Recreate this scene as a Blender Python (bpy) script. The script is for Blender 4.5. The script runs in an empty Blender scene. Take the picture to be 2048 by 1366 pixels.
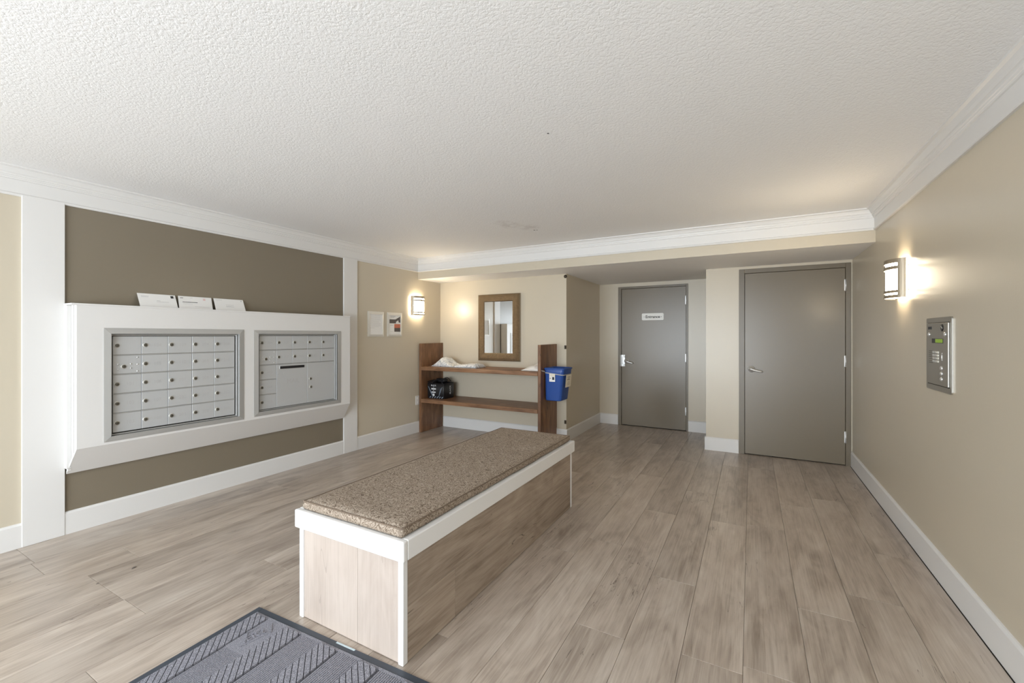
import bpy, bmesh, math, random
from mathutils import Matrix, Vector, noise
random.seed(7)
S = bpy.context.scene
COL = S.collection

# ------------------------------------------------------------------ camera, world, lights, exposure
cam_d = bpy.data.cameras.new('camera'); cam = bpy.data.objects.new('camera', cam_d); COL.objects.link(cam)
cam.location = (0, 0, 1.36)
cam.rotation_euler = (math.pi/2, 0, math.atan(478/862))
cam_d.sensor_width = 36; cam_d.lens = 36*862/2048; cam_d.shift_y = -12/2048; cam_d.clip_start = .02
S.camera = cam
S.view_settings.view_transform = 'Standard'; S.view_settings.look = 'None'
S.view_settings.gamma = 1; S.view_settings.use_curve_mapping = False
S.view_settings.exposure = 0.22
try:
    S.cycles.use_denoising = True
    S.cycles.max_bounces = 14; S.cycles.diffuse_bounces = 10; S.cycles.glossy_bounces = 6
    S.cycles.sample_clamp_indirect = 8
    S.cycles.use_adaptive_sampling = False
except Exception: pass
W = bpy.data.worlds.new('world'); S.world = W; W.use_nodes = True
W.node_tree.nodes['Background'].inputs[0].default_value = (.86, .93, 1, 1)
W.node_tree.nodes['Background'].inputs[1].default_value = 1.0
def area(name, loc, rot, sx, sy, power, color):
    d = bpy.data.lights.new(name, 'AREA'); d.shape = 'RECTANGLE'; d.size = sx; d.size_y = sy
    d.energy = power; d.color = color
    o = bpy.data.objects.new(name, d); COL.objects.link(o); o.location = loc; o.rotation_euler = rot
    return o
# daylight through the glazed front of the lobby, behind the camera
area('daylight', (-1.6, -2.86, 1.35), (math.pi/2-math.radians(16), 0, 0), 3.9, 1.8, 212, (.85, .93, 1.0))
# added low fill aimed upward, brightens the ceiling and soffit underside
area('ceiling_fill', (-1.4, -2.85, .45), (math.pi/2+math.radians(8), 0, 0), 3.6, .6, 66, (.82, .91, 1.0))
SCONCE_E = 46.0

# ------------------------------------------------------------------ helpers
def lin(r, g, b):
    f = lambda c: (c/255/12.92) if c/255 <= .04045 else ((c/255+.055)/1.055)**2.4
    return (f(r), f(g), f(b), 1)
def mat(name, col=(.8, .8, .8, 1), rough=.5, metal=0, spec=.5, emit=None, es=0):
    m = bpy.data.materials.new(name); m.use_nodes = True
    p = m.node_tree.nodes['Principled BSDF']
    p.inputs['Base Color'].default_value = col; p.inputs['Roughness'].default_value = rough
    p.inputs['Metallic'].default_value = metal; p.inputs['Specular IOR Level'].default_value = spec
    if emit: p.inputs['Emission Color'].default_value = emit; p.inputs['Emission Strength'].default_value = es
    return m
class NT:
    def __init__(s, m): s.t = m.node_tree; s.p = s.t.nodes['Principled BSDF']
    def n(s, typ, **kw):
        o = s.t.nodes.new(typ)
        for k, v in kw.items():
            if k.startswith('i_'):
                key = k[2:]; key = int(key) if key.isdigit() else key.replace('_', ' ')
                o.inputs[key].default_value = v
            else: setattr(o, k, v)
        return o
    def l(s, a, b): s.t.links.new(a, b)
    def coords(s, scale=(1, 1, 1), rnd=False):
        tc = s.n('ShaderNodeTexCoord'); mp = s.n('ShaderNodeMapping'); mp.inputs['Scale'].default_value = scale
        src = tc.outputs['Object']
        if rnd:
            oi = s.n('ShaderNodeObjectInfo'); mu = s.n('ShaderNodeVectorMath', operation='SCALE')
            mu.inputs[0].default_value = (37, 51, 83); s.l(oi.outputs['Random'], mu.inputs['Scale'])
            ad = s.n('ShaderNodeVectorMath', operation='ADD'); s.l(src, ad.inputs[0]); s.l(mu.outputs[0], ad.inputs[1]); src = ad.outputs[0]
        s.l(src, mp.inputs['Vector']); return mp.outputs['Vector']
    def noise(s, vec, scale, detail=4, rough=.55, dist=0):
        o = s.n('ShaderNodeTexNoise'); o.inputs['Scale'].default_value = scale; o.inputs['Detail'].default_value = detail
        o.inputs['Roughness'].default_value = rough; o.inputs['Distortion'].default_value = dist
        s.l(vec, o.inputs['Vector']); return o.outputs['Fac']
    def ramp(s, fac, stops):
        o = s.n('ShaderNodeValToRGB'); e = o.color_ramp.elements
        while len(e) < len(stops): e.new(.5)
        for k, (p, c) in enumerate(stops):
            e[k].position = p; e[k].color = c if len(c) == 4 else (*c, 1)
        s.l(fac, o.inputs['Fac']); return o.outputs['Color']
    def mix(s, a, b, fac, mode='MIX'):
        o = s.n('ShaderNodeMix', data_type='RGBA', blend_type=mode)
        for v, i in ((fac, 0), (a, 6), (b, 7)):
            if isinstance(v, (int, float, tuple)): o.inputs[i].default_value = v
            else: s.l(v, o.inputs[i])
        return o.outputs[2]
    def math(s, op, a, b=None, c=None):
        o = s.n('ShaderNodeMath', operation=op)
        for i, v in enumerate((a, b, c)):
            if v is None: continue
            if isinstance(v, (int, float)): o.inputs[i].default_value = v
            else: s.l(v, o.inputs[i])
        return o.outputs[0]
    def bump(s, h, strength=.3, dist=.002):
        o = s.n('ShaderNodeBump'); o.inputs['Strength'].default_value = strength; o.inputs['Distance'].default_value = dist
        s.l(h, o.inputs['Height']); s.l(o.outputs[0], s.p.inputs['Normal'])

def paint(name, col, rough, bumpscale=90, bs=.12):
    m = mat(name, col, rough); t = NT(m); v = t.coords()
    n1 = t.noise(v, 1.1, 3)
    c2 = tuple(c*.93 for c in col[:3])+(1,)
    t.l(t.mix(c2, col, n1), t.p.inputs['Base Color'])
    t.bump(t.noise(v, bumpscale, 3), bs, .002)
    return m
M = {}
M['wall'] = paint('beige_wall_paint', (.56, .50, .395, 1), .30)
M['recess'] = paint('olive_brown_wall_paint', (.205, .174, .128, 1), .30)
M['white'] = paint('white_trim_paint', (.71, .70, .685, 1), .38, 60, .05)
M['bench_white'] = paint('white_bench_paint', (.80, .80, .80, 1), .4, 120, .1)
M['soffit_white'] = paint('white_soffit_paint', (.88, .87, .86, 1), .6, 90, .1)
M['door'] = paint('grey_brown_door_paint', (.17, .138, .093, 1), .28, 140, .06)
M['frame_dark'] = paint('grey_brown_frame_paint', (.15, .122, .082, 1), .33, 140, .06)
M['metal'] = mat('brushed_aluminium', (.47, .47, .46, 1), .42, .4)
M['alu_door'] = mat('anodised_aluminium_door', (.50, .51, .515, 1), .45, .2)
M['alu_num'] = mat('engraved_number', (.465, .465, .468, 1), .5, .2)
M['chrome'] = mat('satin_chrome', (.68, .68, .67, 1), .36, .75)
M['steel'] = mat('stainless_steel', (.42, .40, .36, 1), .38, .9)
M['bronze'] = mat('bronze_metal', (.34, .285, .21, 1), .4, .6)
M['catch'] = mat('dark_bronze', (.045, .032, .02, 1), .5, .3)
M['lock'] = mat('lock_brass', (.13, .12, .095, 1), .4, .5)
M['lock_ring'] = mat('lock_ring', (.66, .65, .61, 1), .35, .6)
M['black'] = mat('black_plastic', (.012, .012, .014, 1), .4)
M['dark'] = mat('dark_gap', (.02, .017, .012, 1), .7)
M['paper'] = mat('white_paper', (.80, .79, .77, 1), .7)
M['ink'] = mat('grey_ink', (.42, .42, .43, 1), .8)
M['inkdark'] = mat('dark_ink', (.03, .03, .032, 1), .7)
M['pink'] = mat('pink_ink', (.72, .52, .50, 1), .8)
M['orange'] = mat('orange_print', (.55, .17, .10, 1), .6)
M['brownprint'] = mat('brown_print', (.10, .085, .08, 1), .6)
M['cream'] = mat('cream_paper', (.72, .66, .54, 1), .75)
M['blue'] = mat('blue_plastic', (.022, .075, .30, 1), .38)
M['strap'] = mat('grey_strap', (.42, .40, .36, 1), .7)
M['rubber'] = mat('blue_black_rubber', (.045, .055, .072, 1), .5)
M['sign'] = mat('white_sign_plastic', (.88, .88, .85, 1), .5)
M['lcd'] = mat('green_display', (.10, .16, .01, 1), .4, emit=(.22, .36, .02, 1), es=.45)
M['key'] = mat('pale_key', (.75, .73, .66, 1), .4)
M['glass_mirror'] = mat('mirror_silver', (.90, .91, .90, 1), .01, 1)
M['lamp'] = mat('lit_white_glass', (.9, .88, .82, 1), .5, emit=(1, .85, .63, 1), es=SCONCE_E)
M['lamp_cap'] = mat('lamp_end_glass', (.9, .88, .82, 1), .5, emit=(1, .85, .63, 1), es=9)
M['pane'] = mat('window_glass', (1, 1, 1, 1), .02); M['pane'].node_tree.nodes['Principled BSDF'].inputs['Transmission Weight'].default_value = 1
M['bagblue'] = mat('blue_grey_print', (.22, .27, .33, 1), .5)
M['bagwhite'] = mat('white_print', (.62, .64, .66, 1), .5)

def ceiling_mat():
    m = mat('textured_ceiling_paint', (.80, .80, .79, 1), .75); t = NT(m); v = t.coords()
    a = t.noise(v, 74, 3, .55, .5); b = t.noise(v, 150, 2, .5)
    h = t.math('ADD', t.math('MULTIPLY', t.math('SMOOTH_MIN', a, .56, .1), 1.0), t.math('MULTIPLY', b, .25))
    t.bump(h, .45, .008)
    # grey stain left by an old leak and three small dark specks
    tc = t.n('ShaderNodeTexCoord')
    def blob(x, y, sx, sy):
        mp = t.n('ShaderNodeMapping', vector_type='TEXTURE'); mp.inputs['Location'].default_value = (x, y, 2.43); mp.inputs['Scale'].default_value = (sx, sy, 1)
        t.l(tc.outputs['Object'], mp.inputs['Vector'])
        ln = t.n('ShaderNodeVectorMath', operation='LENGTH'); t.l(mp.outputs[0], ln.inputs[0])
        return t.math('SUBTRACT', 1.0, ln.outputs['Value'])
    st = t.math('MAXIMUM', t.math('MAXIMUM', blob(-2.05, 3.62, .13, .20), 0), t.math('MAXIMUM', blob(-1.93, 3.80, .14, .14), 0))
    st = t.math('MULTIPLY', st, t.math('MAXIMUM', t.math('SUBTRACT', t.noise(v, 13, 4), .42), 0))
    st = t.math('MINIMUM', t.math('MULTIPLY', st, 2.6), .3)
    c = t.mix((.82, .82, .82, 1), (.44, .40, .38, 1), st)
    for (x, y, r) in ((-1.925, 3.94, .010), (-1.90, 3.95, .008), (-.94, 2.089, .006)):
        f = t.math('GREATER_THAN', blob(x, y, r, r), 0)
        c = t.mix(c, (.05, .05, .05, 1), f)
    t.l(c, t.p.inputs['Base Color'])
    return m
M['ceiling'] = ceiling_mat()

def plank_mat(name, axis, dark, mid, light, rough=.4, tone=(.92, 1.06), spec=.5, cracks=.75):
    m = mat(name, mid, rough); t = NT(m)
    def sc(a, b, c):
        s = [b, b, b]; s[axis] = a
        return tuple(s)
    vf = t.coords(sc(2.6, 105, 1), True); vb = t.coords(sc(.8, 4.2, 1), True); vk = t.coords(sc(2.0, 8, 1), True)
    n1 = t.noise(vf, 1, 6, .62, .6); n2 = t.noise(vb, 1, 4, .6, 1.1); n3 = t.noise(vk, 1, 3, .5, 2.2)
    f = t.math('ADD', t.math('MULTIPLY', n1, .34), t.math('ADD', t.math('MULTIPLY', n2, .40), t.math('MULTIPLY', n3, .28)))
    c = t.ramp(f, [(.36, dark), (.53, mid), (.70, light)])
    t.p.inputs['Specular IOR Level'].default_value = spec
    # thin dark drying cracks
    vc = t.coords(sc(1.1, 14, 1), True); nc = t.noise(vc, 1, 2, .5, 1.6)
    line = t.math('LESS_THAN', t.math('ABSOLUTE', t.math('SUBTRACT', nc, .5)), .0045)
    vm = t.coords(sc(1.3, 3, 1), True); msk = t.math('GREATER_THAN', t.noise(vm, 1.3, 2), .60)
    crack = t.math('MULTIPLY', line, msk)
    c = t.mix(c, tuple(x*.45 for x in dark[:3])+(1,), t.math('MULTIPLY', crack, cracks))
    oi = t.n('ShaderNodeObjectInfo')
    br = t.math('ADD', t.math('MULTIPLY', oi.outputs['Random'], tone[1]-tone[0]), tone[0])
    cv = t.n('ShaderNodeCombineColor'); [t.l(br, cv.inputs[k]) for k in range(3)]
    c = t.mix(c, cv.outputs[0], 1.0, 'MULTIPLY')
    t.l(c, t.p.inputs['Base Color'])
    t.bump(n1, .10, .0012)
    return m
G_D, G_M, G_L = (.225, .176, .139, 1), (.425, .358, .300, 1), (.57, .505, .440, 1)
M['plank'] = plank_mat('greige_oak_plank', 1, G_D, G_M, G_L, .30, spec=.75)
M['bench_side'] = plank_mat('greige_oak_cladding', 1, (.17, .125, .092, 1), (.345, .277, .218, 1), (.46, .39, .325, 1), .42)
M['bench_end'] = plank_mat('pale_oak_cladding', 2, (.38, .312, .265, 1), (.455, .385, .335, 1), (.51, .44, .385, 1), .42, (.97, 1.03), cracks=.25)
W_D, W_M, W_L = (.06, .024, .010, 1), (.23, .108, .049, 1), (.43, .235, .115, 1)
M['walnut_x'] = plank_mat('walnut_board', 0, W_D, W_M, W_L, .42, (.95, 1.05))
M['walnut_z'] = plank_mat('walnut_upright', 2, W_D, (.19, .090, .041, 1), (.36, .19, .092, 1), .42, (.95, 1.05))
M['walnut_edge'] = plank_mat('walnut_edge_grain', 0, (.10, .045, .02, 1), (.26, .135, .068, 1), (.42, .25, .14, 1), .45, (.95, 1.05))

def fabric_mat():
    m = mat('brocade_fabric', (.3, .24, .18, 1), .85, spec=.2); t = NT(m); v = t.coords()
    vd = t.n('ShaderNodeVectorMath', operation='ADD'); nz = t.n('ShaderNodeTexNoise'); nz.inputs['Scale'].default_value = 30; nz.inputs['Detail'].default_value = 1
    t.l(v, nz.inputs['Vector'])
    sc = t.n('ShaderNodeVectorMath', operation='SCALE'); sc.inputs['Scale'].default_value = .06
    t.l(nz.outputs['Color'], sc.inputs[0]); t.l(v, vd.inputs[0]); t.l(sc.outputs[0], vd.inputs[1])
    vo = t.n('ShaderNodeTexVoronoi', voronoi_dimensions='3D'); vo.inputs['Scale'].default_value = 30; t.l(vd.outputs[0], vo.inputs['Vector'])
    curl = t.math('ADD', t.math('MULTIPLY', t.math('SINE', t.math('MULTIPLY', vo.outputs['Distance'], 22.0)), .5), .5)
    weave = t.noise(v, 420, 2, .6)
    c = t.ramp(curl, [(.02, (.15, .112, .082, 1)), (.17, (.30, .235, .180, 1)), (.55, (.345, .278, .217, 1)), (.97, (.43, .36, .29, 1))])
    c = t.mix(c, t.ramp(weave, [(.3, (.55, .55, .55, 1)), (.7, (1.1, 1.1, 1.1, 1))]), .75, 'MULTIPLY')
    t.l(c, t.p.inputs['Base Color'])
    t.bump(t.math('ADD', curl, weave), .35, .002)
    return m
M['fabric'] = fabric_mat()
M['piping'] = mat('brown_piping', (.17, .125, .09, 1), .8)
def carpet_mat():
    m = mat('grey_carpet_pile', (.3, .3, .33, 1), .95, spec=.1); t = NT(m); v = t.coords()
    a = t.noise(v, 330, 3, .7); b = t.noise(v, 60, 2)
    t.l(t.ramp(a, [(.32, (.085, .085, .10, 1)), (.52, (.25, .25, .285, 1)), (.70, (.50, .50, .55, 1))]), t.p.inputs['Base Color'])
    t.bump(a, .6, .004)
    return m
M['carpet'] = carpet_mat()
M['carpet_dark'] = mat('dark_carpet_backing', (.07, .071, .084, 1), .9)
def frame_mat():
    m = mat('embossed_gold_frame', (.3, .2, .1, 1), .38, .55); t = NT(m); tc = t.n('ShaderNodeTexCoord')
    mp = t.n('ShaderNodeMapping'); mp.inputs['Rotation'].default_value = (0, math.radians(45), 0); t.l(tc.outputs['Object'], mp.inputs[0])
    vs = []
    sx = t.n('ShaderNodeSeparateXYZ'); t.l(mp.outputs[0], sx.inputs[0])
    for k in ('X', 'Z'):
        vs.append(t.math('ABSOLUTE', t.math('SINE', t.math('MULTIPLY', sx.outputs[k], math.pi/.0125))))
    h = t.math('MULTIPLY', vs[0], vs[1])
    nz = t.noise(tc.outputs['Object'], 35, 3)
    f = t.math('ADD', t.math('MULTIPLY', h, .75), t.math('MULTIPLY', nz, .3))
    t.l(t.ramp(f, [(.12, (.03, .017, .008, 1)), (.45, (.13, .080, .038, 1)), (.85, (.40, .28, .15, 1))]), t.p.inputs['Base Color'])
    t.bump(h, .7, .004)
    return m
M['frame_gold'] = frame_mat()
def plastic_mat():
    m = mat('crinkled_poly_mailer', (.72, .73, .74, 1), .38); t = NT(m); v = t.coords()
    c = t.ramp(t.noise(v, 28, 4, .6, 1.5), [(.33, (.14, .16, .19, 1)), (.41, (.50, .52, .54, 1)), (.56, (.74, .74, .73, 1))])  # grey patches put print and the shade of creases into the colour
    t.l(c, t.p.inputs['Base Color']); t.bump(t.noise(v, 55, 4, .6, 2), .5, .008)
    return m
M['poly'] = plastic_mat()
M['poly_white'] = mat('white_paper_bag', (.74, .71, .66, 1), .5)

# ---- mesh building
def faces_new(bm, before, mi, smooth=False):
    for f in bm.faces:
        if f not in before: f.material_index = mi; f.smooth = smooth
def bx(bm, x0, x1, y0, y1, z0, z1, bev=0, mi=0, seg=1):
    before = set(bm.faces)
    mtx = Matrix.Translation(((x0+x1)/2, (y0+y1)/2, (z0+z1)/2)) @ Matrix.Diagonal((abs(x1-x0), abs(y1-y0), abs(z1-z0), 1))
    r = bmesh.ops.create_cube(bm, size=1, matrix=mtx)
    if bev:
        es = list({e for v in r['verts'] for e in v.link_edges})
        bmesh.ops.bevel(bm, geom=es, offset=bev, segments=seg, profile=.5, affect='EDGES')
    faces_new(bm, before, mi)
    return bm
def poly(bm, pts, mi=0):
    f = bm.faces.new([bm.verts.new(p) for p in pts]); f.material_index = mi; return f
def hexa(bm, a, b, mi=0):
    """two quads a (4 pts) and b (4 pts), same winding -> closed block"""
    va = [bm.verts.new(p) for p in a]; vb = [bm.verts.new(p) for p in b]
    fs = [bm.faces.new(va[::-1]), bm.faces.new(vb)]
    for k in range(4): fs.append(bm.faces.new((va[k], va[(k+1) % 4], vb[(k+1) % 4], vb[k])))
    for f in fs: f.material_index = mi
def loft(bm, rings, mi=0, cap0=True, cap1=True, smooth=True, closed=True):
    rv = [[bm.verts.new(p) for p in r] for r in rings]; n = len(rings[0])
    for a, b in zip(rv, rv[1:]):
        for k in range(n if closed else n-1):
            f = bm.faces.new((a[k], a[(k+1) % n], b[(k+1) % n], b[k])); f.material_index = mi; f.smooth = smooth
    if cap0: f = bm.faces.new(rv[0][::-1]); f.material_index = mi
    if cap1: f = bm.faces.new(rv[-1]); f.material_index = mi
def tube(bm, pts, r, n=8, mi=0):
    pts = [Vector(p) for p in pts]; rings = []
    for k, p in enumerate(pts):
        d = (pts[min(k+1, len(pts)-1)]-pts[max(k-1, 0)]).normalized()
        u = d.orthogonal().normalized() if abs(d.z) > .95 else d.cross(Vector((0, 0, 1))).normalized()
        w = d.cross(u); rr = r[k] if isinstance(r, (list, tuple)) else r
        rings.append([p+(u*math.cos(2*math.pi*j/n)+w*math.sin(2*math.pi*j/n))*rr for j in range(n)])
    loft(bm, rings, mi)
def disc(bm, c, axis, prof, n=20, mi=0):
    """lathe: prof = [(radius, offset along axis)]"""
    c = Vector(c); ax = Vector(axis).normalized(); u = ax.orthogonal().normalized(); w = ax.cross(u)
    loft(bm, [[c+ax*h+(u*math.cos(2*math.pi*j/n)+w*math.sin(2*math.pi*j/n))*max(r, 1e-4) for j in range(n)] for r, h in prof], mi)
def new(name, bm, mats, parent=None, **props):
    bmesh.ops.recalc_face_normals(bm, faces=bm.faces)
    me = bpy.data.meshes.new(name); bm.to_mesh(me); bm.free()
    for m in (mats if isinstance(mats, (list, tuple)) else [mats]): me.materials.append(m)
    o = bpy.data.objects.new(name, me); COL.objects.link(o)
    if parent: attach(o, parent)
    for k, v in props.items(): o[k] = v
    return o
def attach(o, parent):
    o.parent = parent
    t = Vector(parent.location) if parent.parent is None else Vector()   # part meshes are written in world coordinates
    o.matrix_parent_inverse = Matrix.Translation(-t)
def B(): return bmesh.new()
def box(name, dims, m, parent=None, bev=0, seg=1, **props):
    return new(name, bx(B(), *dims, bev=bev, seg=seg), m, parent, **props)
def thing(name, label, cat, loc=(0, 0, 0), group=None):
    o = bpy.data.objects.new(name, None); o.empty_display_size = .1; COL.objects.link(o); o.location = loc
    o['label'] = label; o['category'] = cat
    if group: o['group'] = group
    return o
def tag(o, label, cat, group=None):
    o['label'] = label; o['category'] = cat
    if group: o['group'] = group
    return o
ST = dict(kind='structure')
def text(name, s, size, m, parent, mtx, ext=.0004, align='CENTER', bold=0):
    cu = bpy.data.curves.new(name, 'FONT'); cu.body = s; cu.size = size; cu.extrude = ext; cu.align_x = align; cu.align_y = 'CENTER'; cu.resolution_u = 3; cu.offset = bold
    t = bpy.data.objects.new(name+'_curve', cu)
    me = bpy.data.meshes.new_from_object(t); me.name = name
    bpy.data.objects.remove(t); bpy.data.curves.remove(cu)
    me.transform(mtx); me.materials.clear(); me.materials.append(m)
    o = bpy.data.objects.new(name, me); COL.objects.link(o)
    if parent: attach(o, parent)
    return o
def facing(loc, normal, up=(0, 0, 1)):
    """matrix: local x right, y up, z out along normal"""
    n = Vector(normal).normalized(); u = Vector(up); r = u.cross(n).normalized(); u = n.cross(r)
    m = Matrix((r, u, n)).transposed().to_4x4(); m.translation = loc
    return m

# ------------------------------------------------------------------ the room
XL, XR, YF = -4.105, .92, -3.0
SOF = 4.67; ZS = 2.15; ZC = 2.43; YB = 5.17; XA = -2.07; YE = 6.56; XP = -.47; YD = 5.63
box('wall_left', (-4.30, XL, YF, YB+.1, 0, ZC), M['wall'], **ST)
wl = bpy.data.objects['wall_left']
box('recess_panel', (XL, XL+.003, 1.08, 3.41, .0, 2.26), M['recess'], wl, label='dark olive brown painted panel')
bm = B(); bx(bm, -4.30, XA, YB, YE+.15, 0, ZS); new('wall_back', bm, M['wall'], **ST)
bm = B()                                                            # wall with the entrance door
bx(bm, XA, -1.765, YE, YE+.15, 0, ZS); bx(bm, -.79, XP, YE, YE+.15, 0, ZS); bx(bm, -1.765, -.79, YE, YE+.15, 2.09, ZS)
new('wall_alcove', bm, M['wall'], **ST)
bm = B()                                                            # wall with the wide door, its left end a pier
bx(bm, XP, -.115, YD, YE+.15, 0, ZS); bx(bm, .905, XR, YD, YD+.2, 0, ZS); bx(bm, -.115, .905, YD, YD+.2, 2.115, ZS)
new('wall_far', bm, M['wall'], **ST)
box('wall_right', (XR, 1.10, YF, YE+.15, 0, ZC), M['wall'], **ST)
bm = B()
bx(bm, -4.3, -3.75, YF-.12, YF, 0, ZC); bx(bm, .45, 1.1, YF-.12, YF, 0, ZC); bx(bm, -3.75, .45, YF-.12, YF, 2.32, ZC); bx(bm, -3.75, .45, YF-.12, YF, 0, .14)
new('wall_front', bm, M['wall'], **ST)
w1 = bpy.data.objects.new('window_1', None); COL.objects.link(w1); w1.location = (-1.65, YF, .14); w1['kind'] = 'structure'
bm = B()
for k in range(5): x = -3.75+4.2*k/4; bx(bm, max(x-.03, -3.75), min(x+.03, .45), YF-.09, YF-.03, .14, 2.32)
for z in (.14, 2.26): bx(bm, -3.75, .45, YF-.088, YF-.032, z, z+.06)
new('window_frame', bm, M['metal'], w1)
for k in range(4): box('pane', (-3.72+1.05*k, -2.73+1.05*k, YF-.063, YF-.057, .2, 2.26), M['pane'], w1)
box('ceiling', (-4.3, 1.1, YF-.12, SOF+.05, ZC, ZC+.08), M['ceiling'], **ST)
bm = B(); bx(bm, -4.30, 1.10, SOF, YE+.15, ZS, ZC+.08)
bm.normal_update()
for f in bm.faces: f.material_index = 1 if f.normal.z < -.5 else 0
new('ceiling_soffit', bm, [M['wall'], M['soffit_white']], **ST)

# floor and its planks
fl = box('floor', (-4.3, 1.1, YF-.12, YE+.15, -.06, -.0045), M['dark'], **ST)
PW, PL, X0 = .2325, 1.53, -.029
joint = {-1: 1.96, 0: 2.013, 1: 2.575, -2: 2.526, -3: 1.93, -13: .97, -14: .97, -12: .975, -17: .87, -18: .87}
cache = {}
def plank_mesh(w, l):
    key = (round(w, 4), round(l, 4))
    if key not in cache:
        bm = B(); g = .0006
        bx(bm, -w/2+g, w/2-g, -l/2+g, l/2-g, -.0045, 0)
        top = [e for e in bm.edges if all(v.co.z > -.001 for v in e.verts)]
        bmesh.ops.bevel(bm, geom=top, offset=.0011, segments=1, affect='EDGES')
        bm.faces.ensure_lookup_table(); bmesh.ops.delete(bm, geom=[f for f in bm.faces if f.normal.z < -.9], context='FACES')
        me = bpy.data.meshes.new('plank'); bm.to_mesh(me); bm.free(); me.materials.append(M['plank']); cache[key] = me
    return cache[key]
rp = random.Random(3)
for k in range(-18, 5):
    xa, xb = max(X0+PW*k, -4.105), min(X0+PW*(k+1), XR)
    if xb-xa < .02: continue
    j = joint.get(k, rp.uniform(.3, 1.8)); y = j-PL*math.ceil((j-YF)/PL)
    yend = YE if xa > XA-.2 and xb < XP+.3 else (YD+.02 if xa > XP-.1 else YB)
    while y < yend:
        ya, yb2 = max(y, YF), min(y+PL, yend)
        if yb2-ya > .02:
            o = bpy.data.objects.new('plank', plank_mesh(xb-xa, yb2-ya)); COL.objects.link(o)
            o.location = ((xa+xb)/2, (ya+yb2)/2, 0); o.parent = fl
        y += PL

# baseboards
def base(name, run, n, t=.014, h=.155, ends=(0, 0)):
    """run ((x,y),(x,y)) along a wall, n = direction away from the wall"""
    (x0, y0), (x1, y1) = run; n = Vector((n[0], n[1], 0)); bm = B()
    prof = [(0, 0), (t, 0), (t, h-.014), (t*.45, h-.002), (0, h)]
    loft(bm, [[Vector((x0, y0, 0))+n*a+Vector((0, 0, z)) for a, z in prof], [Vector((x1, y1, 0))+n*a+Vector((0, 0, z)) for a, z in prof]], smooth=False)
    return new(name, bm, M['white'], **ST)
base('baseboard_left', ((XL, YF), (XL, .893)), (1, 0)); base('baseboard_left', ((XL+.003, 1.091), (XL+.003, 3.392)), (1, 0), .012); base('baseboard_left', ((XL, 3.586), (XL, 4.685)), (1, 0))
base('baseboard_back', ((-4.04, YB), (-2.24, YB)), (0, -1)); base('baseboard_back', ((-2.2, YB), (XA+.014, YB)), (0, -1))
base('baseboard_alcove', ((XA, YB), (XA, YE)), (1, 0)); base('baseboard_alcove', ((XA+.014, YE), (-1.778, YE)), (0, -1)); base('baseboard_alcove', ((-.778, YE), (XP-.014, YE)), (0, -1))
base('baseboard_pier', ((XP, YD+.0005), (XP, YE)), (-1, 0)); base('baseboard_far', ((XP-.014, YD), (-.125, YD)), (0, -1))
base('baseboard_right', ((XR, YF), (XR, YD)), (-1, 0))
# pilasters that frame the mailbox wall
box('trim_1', (XL, -4.087, .893, 1.091, 0, 2.26), M['white'], bev=.0015, **ST)
box('trim_2', (XL, -4.087, 3.392, 3.586, 0, 2.26), M['white'], bev=.0015, **ST)
# crown moulding along left wall, soffit face and right wall, mitred
CP = [(0, 2.250), (.013, 2.250), (.017, 2.256), (.017, 2.264), (.010, 2.270), (.012, 2.352), (.020, 2.354), (.022, 2.362), (.026, 2.364), (.028, 2.372), (.032, 2.374), (.034, 2.384), (.040, 2.388), (.046, 2.402), (.056, 2.416), (.070, 2.422), (.072, 2.43), (0, 2.43)]
def crown(name, a, b):
    bm = B(); loft(bm, [[a(p, z) for p, z in CP], [b(p, z) for p, z in CP]], smooth=False)
    return new(name, bm, M['white'], **ST)
crown('trim_3', lambda p, z: (XL+p, YF, z), lambda p, z: (XL+p, SOF-p, z))
crown('trim_4', lambda p, z: (XL+p, SOF-p, z), lambda p, z: (XR-p, SOF-p, z))
crown('trim_5', lambda p, z: (XR-p, YF, z), lambda p, z: (XR-p, SOF-p, z))

# ------------------------------------------------------------------ doors
def hinge(parent, x, y, z0, z1):
    bm = B(); tube(bm, [(x, y, z0), (x, y, z1)], .0065, 8)
    for k in range(1, 4): z = z0+(z1-z0)*k/4; tube(bm, [(x, y, z-.0012), (x, y, z+.0012)], .0072, 8)
    bx(bm, x-.012, x+.012, y+.003, y+.007, z0+.004, z1-.004)
    return new('hinge', bm, M['chrome'], parent)
def lever(parent, x, y, z, slope, length):
    bm = B()
    disc(bm, (x, y, z), (0, -1, 0), [(.036, 0), (.036, .008), (.031, .013), (.022, .014), (.018, .045), (.017, .052), (.0, .053)], 24)
    d = Vector((length, 0, slope)); p = Vector((x, y-.046, z)); pts = []; rr = []
    for k in range(8):
        t = k/7; pts.append(p+d*t+Vector((0, .012*t*t, -.004*math.sin(t*3.1)))); rr.append(.0125-.003*t+(.0015 if k == 6 else 0)-(.004 if k == 7 else 0))
    tube(bm, pts, rr, 10)
    return new('lever_handle', bm, M['chrome'], parent)
def door(name, x0, x1, y, ztop, fl_, fr, ft, recess, label):
    d = bpy.data.objects.new(name, None); COL.objects.link(d); d.location = ((x0+x1)/2, y, 0); d['kind'] = 'structure'
    f = y-.012
    bm = B()
    bx(bm, x0, x0+fl_, f, y+.10, 0, ztop, .002); bx(bm, x1-fr, x1, f, y+.10, 0, ztop, .002); bx(bm, x0+fl_, x1-fr, f, y+.10, ztop-ft, ztop, .002)
    bx(bm, x0+fl_-.001, x1-fr+.001, y+.06, y+.075, .0, ztop-ft)     # stop / darkness behind the slab edge
    new('door_frame', bm, M['frame_dark'], d)
    box('door_leaf', (x0+fl_+.004, x1-fr-.003, f+recess, f+recess+.042, .009, ztop-ft-.003), M['door'], d, bev=.0015)
    return d, f+recess
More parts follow.
